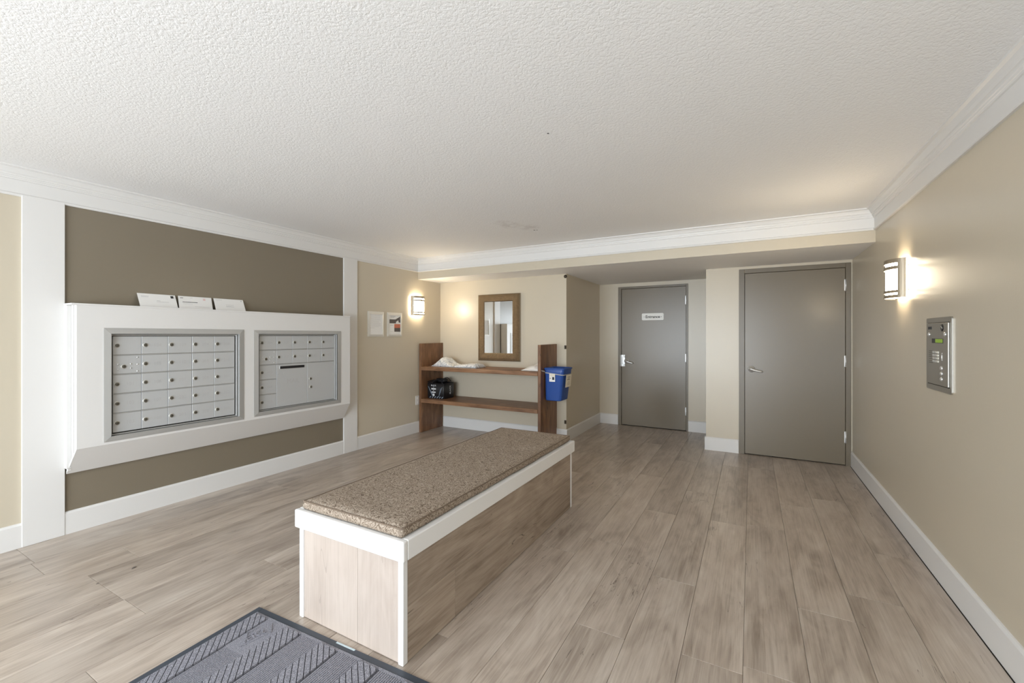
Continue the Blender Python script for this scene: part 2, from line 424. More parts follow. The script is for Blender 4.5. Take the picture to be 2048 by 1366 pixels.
d1, f1 = door('door_1', -1.776, -.780, YE, 2.097, .048, .026, .032, .010, '')
hinge(d1, -.806, f1-.004, 1.80, 1.93); hinge(d1, -.806, f1-.004, .98, 1.10); hinge(d1, -.806, f1-.004, .22, .34)
bm = B()                                                            # latch guard plate beside the lever
bx(bm, -1.742, -1.672, f1-.004, f1, .892, 1.066, .001); bx(bm, -1.742, -1.735, f1-.016, f1-.003, .892, 1.066, .002)
bx(bm, -1.717, -1.709, f1-.03, f1-.004, .912, 1.046, .002); bx(bm, -1.717, -1.672, f1-.03, f1-.024, 1.030, 1.046, .002); bx(bm, -1.717, -1.672, f1-.03, f1-.024, .912, .928, .002)
for z in (.904, 1.054): disc(bm, (-1.684, f1-.004, z), (0, -1, 0), [(.007, 0), (.006, .003), (0, .004)], 10)
new('latch_guard', bm, M['chrome'], d1)
lever(d1, -1.648, f1, .974, -.030, .105)
d2, f2 = door('door_2', -.121, .909, YD, 2.120, .056, .045, .049, .008, '')
hinge(d2, .8655, f2-.004, 1.825, 1.95); hinge(d2, .8655, f2-.004, 1.03, 1.152); hinge(d2, .8655, f2-.004, .235, .36)
lever(d2, .004, f2, .977, -.026, .112)

# sign on the entrance door
sg = thing('door_sign', 'white plastic sign with rounded corners reading Entrance on the grey door', 'sign', (-1.267, f1, 1.63))
bm = B(); y0 = f1-.004
bx(bm, -1.423, -1.111, y0, f1, 1.586, 1.688)
es = [e for e in bm.edges if abs(e.verts[0].co.y-e.verts[1].co.y) > .003]
bmesh.ops.bevel(bm, geom=es, offset=.016, segments=5, profile=.5, affect='EDGES')
new('plate', bm, M['sign'], sg)
text('lettering', 'Entrance', .058, M['inkdark'], sg, facing((-1.266, y0-.0005, 1.635), (0, -1, 0)), bold=.0012)
for x in (-1.388, -1.146): box('dash_mark', (x-.007, x+.007, y0-.001, y0+.0005, 1.632, 1.638), M['inkdark'], sg)

# small dark catches on the corner of the shelf wall
for z, lab, round_ in ((2.118, 'small round dark catch at the top of the wall corner, just under the soffit', True), (1.21, 'small square dark catch halfway up the wall corner, above the blue bin', False), (.25, 'small dark catch near the foot of the wall corner, above the baseboard', False)):
    bm = B()
    if round_: disc(bm, (XA-.012, YB, z), (0, -1, 0), [(.022, 0), (.022, .006), (.014, .012), (0, .013)], 14)
    else:
        bx(bm, XA-.026, XA, YB-.008, YB, z-.023, z+.023, .002); tube(bm, [(XA-.008, YB-.010, z-.018), (XA-.008, YB-.010, z+.018)], .005, 8)
    tag(new('wall_catch', bm, M['catch']), lab, 'catch', 'catches on the wall corner')

# ------------------------------------------------------------------ mailbox cabinet
XB = -3.955
mc = thing('mailbox_cabinet', 'white painted wooden surround built out from the wall around both mailbox banks', 'cabinet', (-4.09, 2.24, .41))
Y0, Y1, ZB, ZT = 1.112, 3.365, .595, 1.578
U = [(1.262, 2.188, .622, 1.403), (2.301, 3.227, .629, 1.399)]      # openings behind the two frames
bm = B()
xs = (XB-.018, XB)
bx(bm, *xs, Y0, U[0][0], ZB, ZT-.012); bx(bm, *xs, U[0][1], U[1][0], ZB, ZT-.012); bx(bm, *xs, U[1][1], Y1, ZB, ZT-.012)
for u in U: bx(bm, *xs, u[0], u[1], ZB, u[2]); bx(bm, *xs, u[0], u[1], u[3], ZT-.012)
new('front_panel', bm, M['white'], mc)
bm = B(); bx(bm, -4.087, XB+.004, 1.084, Y1+.004, ZT-.012, ZT, .0025, seg=2); new('top_board', bm, M['white'], mc)
for ys in ((Y0, Y0+.018), (Y1-.018, Y1)): box('side_panel', (-4.087, XB-.018, ys[0], ys[1], ZB-.02, ZT-.012), M['white'], mc)
box('side_strip', (-4.087, -4.050, 1.087, Y0, ZB-.14, ZT-.012), M['white'], mc, bev=.002)
box('side_strip', (-4.03, -4.0, Y0-.006, Y0, ZB-.03, ZT-.012), M['white'], mc, bev=.002)
bm = B()
hexa(bm, [(XB, Y0, ZB), (XB, Y1, ZB), (-4.085, 3.385, .414), (-4.085, 1.097, .414)], [(XB-.012, Y0, ZB+.012), (XB-.012, Y1, ZB+.012), (-4.085, 3.385, .434), (-4.085, 1.097, .434)])
new('sloped_skirt', bm, M['white'], mc)
for ya, yb_ in ((1.1125, 1.130), (3.347, 3.3645)):
    bm = B(); tri = [(-4.087, ZB+.012), (XB-.013, ZB+.012), (-4.086, .435), (-4.087, .435)]
    loft(bm, [[(x, ya, z) for x, z in tri], [(x, yb_, z) for x, z in tri]], smooth=False); new('skirt_end', bm, M['white'], mc)
box('side_strip', (-4.087, -4.062, 1.0985, 1.1124, .44, ZB), M['white'], mc)

def lock_mesh():
    bm = B()
    disc(bm, (0, 0, 0), (1, 0, 0), [(.0165, 0), (.0165, .002), (.0125, .003)], 16, 1)
    disc(bm, (0, 0, 0), (1, 0, 0), [(.0118, .001), (.0118, .0065), (.0085, .008), (.0, .0082)], 16, 0)
    bx(bm, .0083, .0088, -.006, .006, -.0013, .0013, mi=2)
    bmesh.ops.recalc_face_normals(bm, faces=bm.faces)
    me = bpy.data.meshes.new('lock'); bm.to_mesh(me); bm.free()
    for k in ('lock', 'lock_ring', 'black'): me.materials.append(M[k])
    return me
LOCK = lock_mesh()
def put(me, name, loc, parent):
    o = bpy.data.objects.new(name, me); COL.objects.link(o); attach(o, parent); o.location = loc; return o
BOLT = {}
def bolts(pts, x, parent, r=.0062, m_='chrome'):
    if r not in BOLT:
        bm = B(); disc(bm, (0, 0, 0), (1, 0, 0), [(r, 0), (r*.95, .002), (r*.4, .0042), (0, .0044)], 10)
        bmesh.ops.recalc_face_normals(bm, faces=bm.faces)
        me = bpy.data.meshes.new('bolt'); bm.to_mesh(me); bm.free(); me.materials.append(M[m_]); BOLT[r] = me
    for y, z in pts: put(BOLT[r], 'bolt', (x, y, z), parent)
XD = -3.978
def mail_unit(label, out, inn, cols, rows, cells, loc, rails):
    t = thing('mailbox_bank', label, 'mailbox', loc, 'mailbox banks')
    o0, o1, oz0, oz1 = out; i0, i1, iz0, iz1 = inn
    bm = B(); xo, xi = XB+.010, XB+.004
    def bar(a, b, c, d):   # outer a-b, inner c-d (y,z) -> mitred bar with a bevelled face
        P = lambda x, q: (x, q[0], q[1])
        hexa(bm, [P(XB+.0006, a), P(XB+.0006, b), P(XB+.0006, d), P(XB+.0006, c)], [P(xi, a), P(xi, b), P(xo, d), P(xo, c)])
    g = .0006
    bar((o0, oz1), (o1, oz1), (i0, iz1), (i1, iz1)); bar((o0, oz0), (o1, oz0), (i0, iz0), (i1, iz0))
    bar((o0, oz0+g), (o0, oz1-g), (i0, iz0+g), (i0, iz1-g)); bar((o1, oz0+g), (o1, oz1-g), (i1, iz0+g), (i1, iz1-g))
    new('outer_frame', bm, M['metal'], t)
    bm = B(); rx = (XD-.014, XB+.009)
    bx(bm, *rx, i0-.004, i0, iz0-.004, iz1+.004); bx(bm, *rx, i1, i1+.004, iz0-.004, iz1+.004); bx(bm, *rx, i0, i1, iz1, iz1+.004); bx(bm, *rx, i0, i1, iz0-.004, iz0)
    new('reveal', bm, M['metal'], t)
    box('back_plate', (XD-.03, XD-.014, i0-.02, i1+.02, iz0-.02, iz1+.02), M['dark'], t)
    bm = B()                                                        # inner frame with horizontal rails
    a = .008
    bx(bm, XD-.014, XD+.006, i0+.004, i0+.004+a, iz0+.004, iz1-.004, .001); bx(bm, XD-.014, XD+.006, i1-.006-a, i1-.006, iz0+.004, iz1-.004, .001)
    bx(bm, XD-.014, XD+.004, i0+.004, i1-.006, iz1-.012, iz1-.004, .001); bx(bm, XD-.014, XD+.004, i0+.004, i1-.006, iz0+.003, iz0+.010, .001)
    new('inner_frame', bm, M['metal'], t)
    for (ya, yb_, z) in rails: box('rail', (XD-.014, XD+.001, ya, yb_, z-.0027, z+.0027), M['metal'], t, bev=.0006)
    for (c0, c1, r0, r1, kind, num) in cells:
        y0, y1, z1, z0 = cols[c0]+.0013, cols[c1]-.0013, rows[r0]-.004, rows[r1]+.004
        dr = box('door', (XD-.014, XD, y0, y1, z0, z1), M['alu_door'], t, bev=.0012)
        cz = (z0+z1)/2
        if kind == 'box':
            put(LOCK, 'lock', (XD, y0+.022, cz), dr)
            if num: text('number', num, .034, M['alu_num'], dr, facing((XD+.0002, y0+.098, cz-.002), (1, 0, 0)), .0003)
        elif kind == 'master':
            put(LOCK, 'lock', (XD, y0+.06, cz-.014), dr)
            bolts([(y0+.029, cz+.003), (y0+.029, cz-.031), (y0+.102, cz+.003), (y0+.102, cz-.028), (y0+.141, cz+.050), (y0+.141, cz-.001), (y0+.141, cz-.052)], XD, dr)
        elif kind == 'slot':
            bm = B(); bx(bm, XD-.003, XD+.003, y0+.030, y1-.030, z1-.046, z1-.014, .002); sl = new('slot_frame', bm, M['metal'], dr)
            box('slot_opening', (XD+.001, XD+.0036, y0+.034, y1-.034, z1-.042, z1-.018), M['black'], dr)
            text('lettering', 'MAIL', .062, M['alu_num'], dr, facing((XD+.0002, (y0+y1)/2+.01, cz+.035), (1, 0, 0)), .0003)
            bolts([(y0+.02, z1-.09), (y0+.07, z1-.09), (y0+.02, z0+.05), (y0+.07, z0+.05)], XD, dr, .0035, 'metal')
        elif kind == 'parcel':
            put(LOCK, 'lock', (XD, y0+.035, cz+.04), dr); put(LOCK, 'lock', (XD, y0+.040, cz-.045), dr)
    return t
cols1 = [1.306+.166*k for k in range(6)]; rows1 = [1.358-.1392*k for k in range(6)]
names = [['', 'M', '101', '102', '103'], ['104', '105', '106', '107', '108'], ['109', '110', '201', '202', '203'], ['204', '205', '206', '207', '208'], ['209', '210', '301', '302', '303']]
cells = [(c, c+1, r, r+1, 'master' if names[c][r] == 'M' else 'box', names[c][r]) for c in range(5) for r in range(5)]
mail_unit('aluminium mailbox bank of twenty-five doors, nearer the front, under the standing envelopes', (1.250, 2.200, .612, 1.413), (1.288, 2.160, .647, 1.371), cols1, rows1, cells, (XB, 1.72, .61), [(cols1[0], cols1[5], z) for z in rows1[1:5]])
cols2 = [2.353+.1642*k for k in range(6)]; rows2 = [1.361-.1388*k for k in range(6)]
n2 = {(0, 0): '304', (1, 0): '305', (2, 0): '306', (3, 0): '307', (4, 0): '308', (1, 1): '309', (2, 1): '310', (3, 1): '401', (4, 1): '402', (0, 2): '403', (0, 3): '404', (0, 4): '405'}
cells = [(c, c+1, r, r+1, 'box', n) for (c, r), n in n2.items()]+[(0, 1, 1, 2, 'master', '')]+[(1, 3, 2, 5, 'slot', ''), (3, 5, 2, 5, 'parcel', '')]
mail_unit('aluminium mailbox bank with a black mail slot and a large parcel door', (2.289, 3.239, .619, 1.409), (2.329, 3.188, .656, 1.373), cols2, rows2, cells, (XB, 2.76, .62), [(cols2[0], cols2[5], z) for z in rows2[1:3]]+[(cols2[0], cols2[1], z) for z in rows2[3:5]])

# envelopes leaning on the wall on top of the cabinet
def envelope(label, yb, yt, marks):
    e = thing('envelope', label, 'envelope', (-4.03, (yb[0]+yb[1])/2, ZT), 'envelopes on the mailbox cabinet')
    a = [(-4.030, yb[0], ZT), (-4.030, yb[1], ZT), (-4.097, yt[1], ZT+.106), (-4.097, yt[0], ZT+.106)]
    b = [(x+.0022, y, z+.0012) for x, y, z in a]
    bm = B(); hexa(bm, a, b); new('paper', bm, M['paper'], e)
    A, Bv, C, D = [Vector(p) for p in b]
    def at(u, v): return A.lerp(Bv, u).lerp(D.lerp(C, u), v)+Vector((.0012, 0, .0006))
    def q(u0, u1, v0, v1): return [at(u0, v0), at(u1, v0), at(u1, v1), at(u0, v1)]
    off = Vector((-.0008, 0, -.0004))
    for nm, m_, rects in marks:
        bm = B()
        for r in rects: p = q(*r); hexa(bm, [v+off for v in p], p)
        new(nm, bm, M[m_], e, **({'kind': 'stuff'} if len(rects) > 1 else {}))
envelope('white envelope with a dark square stamp, standing nearest the front pilaster', (1.484, 1.729), (1.487, 1.735),
         [('stamp', 'inkdark', [(.86, .94, .74, .92)]), ('address_print', 'ink', [(.08, .28, .80, .815), (.08, .26, .73, .742), (.46, .56, .48, .497), (.46, .78, .40, .412)])])
envelope('white envelope with a bold black address line and a pink postmark, standing in the middle', (1.738, 1.985), (1.756, 2.004),
         [('address_print', 'inkdark', [(.11, .55, .505, .54), (.05, .14, .83, .865)]), ('postmark', 'pink', [(.73, .80, .72, .88)]), ('fine_print', 'ink', [(.12, .40, .38, .388), (.45, .9, .18, .186), (.34, .42, .86, .872)])])
envelope('plain white envelope with faint print, standing nearest the parcel locker', (2.010, 2.260), (2.022, 2.270),
         [('address_print', 'ink', [(.06, .26, .86, .872), (.36, .62, .48, .49), (.36, .62, .32, .34), (.36, .55, .40, .408)]), ('stamp', 'ink', [(.90, .94, .84, .9)])])

# ------------------------------------------------------------------ framed notices on the left wall
def notice(label, y0, y1, z0, z1, marks):
    t = thing('framed_notice', label, 'notice', (XL, (y0+y1)/2, z0), 'framed notices beside the wall lamp')
    w = .026; bm = B()
    P = lambda x, q: (x, q[0], q[1])
    def bar(a, b, c, d): hexa(bm, [P(XL, a), P(XL, b), P(XL, d), P(XL, c)], [P(XL+.008, a), P(XL+.008, b), P(XL+.014, d), P(XL+.014, c)])
    o = [(y0, z0), (y1, z0), (y1, z1), (y0, z1)]; i = [(y0+w, z0+w), (y1-w, z0+w), (y1-w, z1-w*1.4), (y0+w, z1-w*1.4)]
    for k in range(4): bar(o[k], o[(k+1) % 4], i[k], i[(k+1) % 4])
    new('frame', bm, M['metal_white'], t)
    pg = box('page', (XL+.001, XL+.006, y0+w-.004, y1-w+.004, z0+w-.004, z1-w+.004), M['paper'], t)
    H, Wd = z1-z0-2*w, y1-y0-2*w
    for nm, m_, rects in marks:
        bm = B()
        for (u0, u1, v0, v1) in rects: bx(bm, XL+.0055, XL+.0068, y0+w+u0*Wd, y0+w+u1*Wd, z0+w+v0*H, z0+w+v1*H)
        new(nm, bm, M[m_], pg, **({'kind': 'stuff'} if len(rects) > 1 else {}))
    return t, y0+w, z0+w, Wd, H, pg
M['metal_white'] = mat('pale_snap_frame', (.70, .68, .63, 1), .35, .25)
rl = random.Random(5)
lines = [(.12, .12+rl.uniform(.6, .76), .90-.048*k, .906-.048*k) for k in range(12)]+[(.02, .40, .305, .313)]
notice('pale framed sheet of small typed text on the wall, left of the poster frame', 3.756, 4.019, 1.347, 1.66, [('typed_lines', 'ink', lines)])
t, yy, zz, Wd, H, pg = notice('pale framed poster with dark and orange blocks, right beside the lamp', 4.080, 4.343, 1.347, 1.66,
       [('dark_block', 'brownprint', [(.05, .60, .56, .76)]), ('dark_block', 'brownprint', [(.46, .98, .14, .335)]), ('orange_block', 'orange', [(.46, .98, .33, .53)]),
        ('headline', 'ink', [(.12, .55, .90, .925), (.12, .45, .84, .86), (.12, .38, .46, .475), (.12, .40, .14, .15), (.1, .9, .05, .056)])])
bm = B()                                                            # dark diagonal shape at the poster's upper right
q = lambda u, v, x: (x, yy+u*Wd, zz+v*H)
hexa(bm, [q(.55, .62, XL+.0055), q(.98, .80, XL+.0055), q(.98, .92, XL+.0055), q(.55, .76, XL+.0055)], [q(.55, .62, XL+.007), q(.98, .80, XL+.007), q(.98, .92, XL+.007), q(.55, .76, XL+.007)])
hexa(bm, [q(.84, .62, XL+.0055), q(.98, .60, XL+.0055), q(.98, .79, XL+.0055), q(.80, .74, XL+.0055)], [q(.84, .62, XL+.007), q(.98, .60, XL+.007), q(.98, .79, XL+.007), q(.80, .74, XL+.007)])
new('dark_diagonal', bm, M['brownprint'], pg)

# wall socket half hidden behind the shelf
ou = thing('wall_outlet', 'white wall outlet plate low on the beige wall beside the wooden shelf', 'outlet', (XL, 4.655, .385))
box('plate', (XL, XL+.007, 4.618, 4.688, .387, .513), M['white'], ou, bev=.002, seg=2)
for z in (.42, .48): box('socket', (XL+.006, XL+.009, 4.638, 4.668, z-.014, z+.014), M['paper'], ou, bev=.001)

# ------------------------------------------------------------------ wall lamps
def sconce(label, sx, wallx, yc, z0, z1):
    t = thing('wall_lamp', label, 'lamp', (wallx, yc, z0), 'wall lamps')
    def arc(a0, a1, rw, rd, off, n):
        return [(wallx+sx*(off+rd*math.sin(a0+(a1-a0)*k/n)), yc+rw*math.cos(a0+(a1-a0)*k/n)) for k in range(n+1)]
    bm = B(); box0 = arc(0, math.pi, .117, .082, .012, 20)
    loft(bm, [[(x, y, z) for x, y in box0] for z in (z0+.006, z1-.006)]); bm.normal_update()
    for f in bm.faces: f.material_index = 1 if abs(f.normal.z) > .7 or len(f.verts) > 4 else 0
    new('diffuser', bm, [M['lamp'], M['lamp_cap']], t)
    bm = B(); bx(bm, wallx, wallx+sx*.005, yc-.105, yc+.105, z0+.01, z1-.01); new('back_plate', bm, M['white'], t)
    bm = B()
    def shell(a0, a1, za, zb, n=16):
        o = arc(a0, a1, .125, .086, .018, n); i = arc(a0, a1, .121, .082, .018, n); ring = o+i[::-1]
        loft(bm, [[(x, y, z) for x, y in ring] for z in (za, zb)], smooth=False)
    H = z1-z0
    for f0, f1_ in ((0, .075), (.125, .195), (.735, .818), (.895, 1)): shell(.0, math.pi, z0+H*f0, z0+H*f1_, 20)
    for a0, a1 in ((0, .50), (math.pi-.50, math.pi)): shell(a0, a1, z0+H*.05, z0+H*.93, 4)
    for s in (-1, 1):                                                # arms that hold the frame off the wall
        for z in (z0+.05, z1-.05): bx(bm, wallx, wallx+sx*.03, yc+s*.112-.003, yc+s*.112+.003, z-.004, z+.004)
    new('frame', bm, M['bronze'], t)
sconce('lit curved wall lamp with bronze bands on the right wall above the intercom', -1, XR, 3.90, 1.617, 1.880)
sconce('lit curved wall lamp with bronze bands on the left wall near the shelf corner', 1, XL, 4.63, 1.640, 1.905)

# ------------------------------------------------------------------ intercom on the right wall
ic = thing('intercom_panel', 'stainless steel entry intercom with small green display and keypad on the wall', 'intercom', (XR, 3.25, 1.05))
bm = B(); bx(bm, XR-.007, XR, 3.070, 3.438, 1.050, 1.460)
bmesh.ops.bevel(bm, geom=[e for e in bm.edges if abs(e.verts[0].co.x-e.verts[1].co.x) > .003], offset=.012, segments=4, profile=.5, affect='EDGES')
new('surround', bm, M['steel'], ic)
box('shadow_gap', (XR-.0078, XR-.004, 3.094, 3.412, 1.080, 1.433), M['dark'], ic)
face = box('face_plate', (XR-.013, XR-.004, 3.098, 3.409, 1.085, 1.429), M['steel'], ic, bev=.0018, seg=2)
xf = XR-.013
for y, z in ((3.366, 1.366), (3.132, 1.366), (3.181, 1.182), (3.181, 1.152), (3.181, 1.122)):
    bm = B(); disc(bm, (xf, y, z), (-1, 0, 0), [(.012, 0), (.012, .003), (.008, .007), (0, .008)], 14); new('button', bm, M['chrome'], ic)
lc = box('display_window', (xf-.001, xf+.002, 3.162, 3.326, 1.317, 1.343), M['black'], ic)
box('display', (xf-.0016, xf+.001, 3.168, 3.272, 1.320, 1.340), M['lcd'], lc)
for r in range(4):
    for c in range(3): box('key', (xf-.004, xf, 3.222+.033*c, 3.246+.033*c, 1.260-.0167*r, 1.272-.0167*r), M['key'] if c == 0 else M['chrome'], ic, bev=.0015)
bm = B(); disc(bm, (xf, 3.178, 1.402), (-1, 0, 0), [(.021, 0), (.020, .0012), (0, .0013)], 20); bd = new('round_badge', bm, M['black'], ic)
bm = B(); hexa(bm, [(xf-.0016, 3.190, 1.412), (xf-.0016, 3.193, 1.408), (xf-.0016, 3.172, 1.396), (xf-.0016, 3.169, 1.400)], [(xf-.001, 3.190, 1.412), (xf-.001, 3.193, 1.408), (xf-.001, 3.172, 1.396), (xf-.001, 3.169, 1.400)]); new('badge_mark', bm, M['key'], bd)
bm = B(); [bx(bm, xf-.001, xf, y, y+w, 1.395, 1.411) for y, w in ((3.330, .016), (3.350, .011), (3.365, .008), (3.376, .010))]; new('maker_mark', bm, M['black'], ic, kind='stuff')
bm = B()
for a in range(7):
    for b in range(5): disc(bm, (xf, 3.318+.013*b, 1.205+.011*a), (-1, 0, 0), [(.0028, 0), (.0024, .0004), (0, .0005)], 6)
new('speaker_holes', bm, M['dark'], ic, kind='stuff')
bm = B(); tube(bm, [(xf-.001, 3.170+.010*math.cos(a), 1.244+.022*math.sin(a)) for a in [(-1.2+2.4*k/8) for k in range(9)]], .0022, 6); new('curved_symbol', bm, M['chrome'], ic)

# ------------------------------------------------------------------ mirror
mr = thing('wall_mirror', 'rectangular mirror in an embossed gold frame on the wall above the shelf', 'mirror', (-3.07, YB, 1.0))
o = [(-3.405, 1.006), (-2.731, 1.006), (-2.731, 1.935), (-3.405, 1.935)]; i = [(-3.305, 1.112), (-2.858, 1.112), (-2.858, 1.832), (-3.305, 1.832)]
i = [(-3.303, 1.115), (-2.850, 1.115), (-2.850, 1.832), (-3.303, 1.832)]
for k in range(4):
    a, b, c, d = o[k], o[(k+1) % 4], i[(k+1) % 4], i[k]
    ml = lambda p, q_, t_: (p[0]+(q_[0]-p[0])*t_, p[1]+(q_[1]-p[1])*t_)
    bm = B(); prof = [(0, .0), (0, .018), (.06, .026), (.35, .036), (.75, .030), (.92, .026), (1, .018), (1, .0)]
    loft(bm, [[(ml(a, d, t_)[0], YB-h, ml(a, d, t_)[1]) for t_, h in prof], [(ml(b, c, t_)[0], YB-h, ml(b, c, t_)[1]) for t_, h in prof]], smooth=False)
    new('frame_side', bm, M['frame_gold'], mr)
    bm = B(); prof = [(-.012, 0), (-.012, .020), (.012, .022), (.035, .019), (.035, 0)]
    loft(bm, [[(ml(a, d, t_)[0], YB-h, ml(a, d, t_)[1]) for t_, h in prof], [(ml(b, c, t_)[0], YB-h, ml(b, c, t_)[1]) for t_, h in prof]], smooth=False)
    new('dark_edge', bm, M['bronze'], mr)
box('mirror_glass', (-3.306, -2.847, YB-.016, YB-.008, 1.112, 1.835), M['glass_mirror'], mr)

# ------------------------------------------------------------------ wooden shelf
sh = thing('wooden_shelf', 'reddish brown wooden shelf unit with two boards between plank uprights', 'shelf', (-3.15, 4.93, 0))
def upright(x0, x1):
    bm = B(); pts = [(4.675, 0), (5.152, 0), (5.152, .165), (5.168, .17), (5.168, 1.25), (4.675, 1.247)]
    loft(bm, [[(x0, y, z) for y, z in pts], [(x1, y, z) for y, z in pts]], smooth=False)
    bmesh.ops.bevel(bm, geom=[e for e in bm.edges], offset=.0025, segments=1, affect='EDGES')
    u = new('upright', bm, M['walnut_z'], sh)
upright(-4.090, -4.050); upright(-2.240, -2.200)
for z0, z1 in ((.873, .922), (.421, .471)):
    box('shelf_board', (-4.050, -2.240, 4.705, 5.166, z0, z1), M['walnut_x'], sh, bev=.002)
    box('front_edge', (-4.050, -2.240, 4.667, 4.705, z0, z1), M['walnut_edge'], sh, bev=.003)

# white mailers on the top board
def pillow(name, mtl, x0, x1, y0, y1, zb, hf, seed, crumple=.012, n=26, m=18):
    bm = B(); top = []; bot = []
    for a in range(n+1):
        rt, rb = [], []
        for b in range(m+1):
            u, v = a/n, b/m
            e = min(1, max(0, (1-abs(2*u-1)**5)))**.5*min(1, max(0, (1-abs(2*v-1)**5)))**.5
            px = x0+(x1-x0)*u; py = y0+(y1-y0)*v
            q_ = Vector((px*16+seed, py*16, seed)); ns = noise.fractal(q_, .8, 2.1, 4)
            k = 1-abs(noise.noise(q_*.8))*2
            h = max(.003, hf(u, v)*e+(ns*.6+k*.5)*crumple*e)
            ex = noise.noise(Vector((u*7+seed, v*7, 3)))*.012; ey = noise.noise(Vector((u*7, v*7+seed, 9)))*.010
            rt.append(bm.verts.new((px+ex, py+ey, zb+h))); rb.append(bm.verts.new((px+ex, py+ey, zb)) if 0 < a < n and 0 < b < m else None)
        top.append(rt); bot.append(rb)
    for a in range(n+1):
        for b in range(m+1):
            if bot[a][b] is None: bot[a][b] = top[a][b]; top[a][b].co.z = zb+.002
    for a in range(n):
        for b in range(m):
            f = bm.faces.new((top[a][b], top[a+1][b], top[a+1][b+1], top[a][b+1])); f.smooth = True
            bm.faces.new((bot[a][b+1], bot[a+1][b+1], bot[a+1][b], bot[a][b]))
    return new(name, bm, mtl)
g = lambda u, c, w: math.exp(-((u-c)/w)**2)
tag(pillow('poly_mailer', M['poly'], -3.965, -3.585, 4.78, 5.06, .9228, lambda u, v: .026+.100*g(u, .44, .27)*(.45+.55*g(v, .5, .5)), 1.7, .020), 'puffy white plastic mailer at the left end of the top shelf board', 'parcel', 'white mailers on the shelf')
tag(pillow('poly_mailer', M['poly'], -3.560, -3.185, 4.75, 5.02, .9228, lambda u, v: .034+.022*u, 8.3, .014), 'flat white plastic mailer with grey print beneath the mirror', 'parcel', 'white mailers on the shelf')
tag(pillow('paper_bag', M['poly_white'], -2.505, -2.262, 4.74, 5.02, .9228, lambda u, v: .016+.095*max(0, min(1, u*1.35))*(.35+.65*v), 4.4, .016), 'crumpled white paper bag at the right end of the top shelf board', 'parcel', 'white mailers on the shelf')

# black cool bag on the lower board
bg = thing('shopping_bag', 'black patterned carrier bag with handles on the lower shelf board', 'bag', (-3.88, 4.9, .471))
bm = B(); zb, zt = .4715, .690
def ring(z, gx, gy, r=.014, n=3):
    x0, x1, y0, y1 = -4.030-gx, -3.738+gx, 4.785-gy, 5.015+gy; out = []
    for cx, cy, a0 in ((x1-r, y1-r, 0), (x0+r, y1-r, 90), (x0+r, y0+r, 180), (x1-r, y0+r, 270)):
        for k in range(n+1): a = math.radians(a0+90*k/n); out.append((cx+r*math.cos(a), cy+r*math.sin(a), z))
    return out
loft(bm, [ring(zb, -.006, -.006), ring(zb+.006, 0, 0), ring(.60, .002, .004), ring(zt, .004, .002), ring(zt, -.001, -.003), ring(zb+.05, -.006, -.008)], cap1=True)
new('body', bm, M['black'], bg)
bm = B(); hexa(bm, [(-4.045, 4.80, .700), (-3.93, 4.775, .684), (-3.93, 4.90, .712), (-4.045, 4.93, .715)], [(-4.045, 4.80, .706), (-3.93, 4.775, .690), (-3.93, 4.90, .718), (-4.045, 4.93, .721)]); bx(bm, -3.975, -3.83, 4.90, 5.0, .690, .742, .012)
new('folded_top', bm, M['black'], bg)
for y, lift in ((4.80, .052), (5.0, .066)):
    bm = B(); tube(bm, [(-3.97+.20*t_, y+.02*math.sin(math.pi*t_), .682+lift*math.sin(math.pi*t_)**.8 if 0 < t_ < 1 else .682) for t_ in [k/12 for k in range(13)]], .0055, 6); new('handle', bm, M['black'], bg)
yf = 4.7790
def pr(name, m_, quads, par=bg):
    bm = B()
    for qd in quads: hexa(bm, [(x, yf, z) for x, z in qd], [(x, yf+.0055, z) for x, z in qd])
    return new(name, bm, M[m_], par, **({'kind': 'stuff'} if len(quads) > 1 else {}))
text('lettering', 'BLACK', .030, M['bagwhite'], bg, facing((-3.915, yf, .655), (0, -1, 0)), .0008)
def rc(x0, x1, z0, z1): return [(x0, z0), (x1, z0), (x1, z1), (x0, z1)]
pr('crest_print', 'bagwhite', [[(-3.955, .600), (-3.915, .588), (-3.875, .600), (-3.865, .618), (-3.915, .622), (-3.965, .618)][:0] or rc(-3.955, -3.875, .598, .618), rc(-3.950, -3.880, .552, .570), rc(-3.921, -3.911, .630, .638), rc(-3.921, -3.911, .580, .588)])
pr('white_square', 'bagwhite', [rc(-3.934, -3.900, .508, .540)])
qs = []
for k in range(7):
    a = .020*k
    qs.append([(-4.015+a*.5, .64-a*1.0), (-4.009+a*.5, .64-a*1.0), (-3.955+a*.3, .565-a*.5), (-3.961+a*.3, .565-a*.5)])
    qs.append([(-3.762-a*.45, .64-a*.95), (-3.757-a*.45, .64-a*.95), (-3.800-a*.2, .600-a*.85), (-3.805-a*.2, .600-a*.85)])
for k in range(6): qs.append([(-3.99+.042*k, .480), (-3.975+.042*k, .480), (-3.955+.042*k, .503), (-3.970+.042*k, .503)])
pr('line_pattern', 'bagblue', qs)
text('lettering', 'BLACK', .040, M['bagwhite'], bg, facing((-3.7335, 4.925, .592), (1, 0, 0), (0, -1, 0)), .0008)

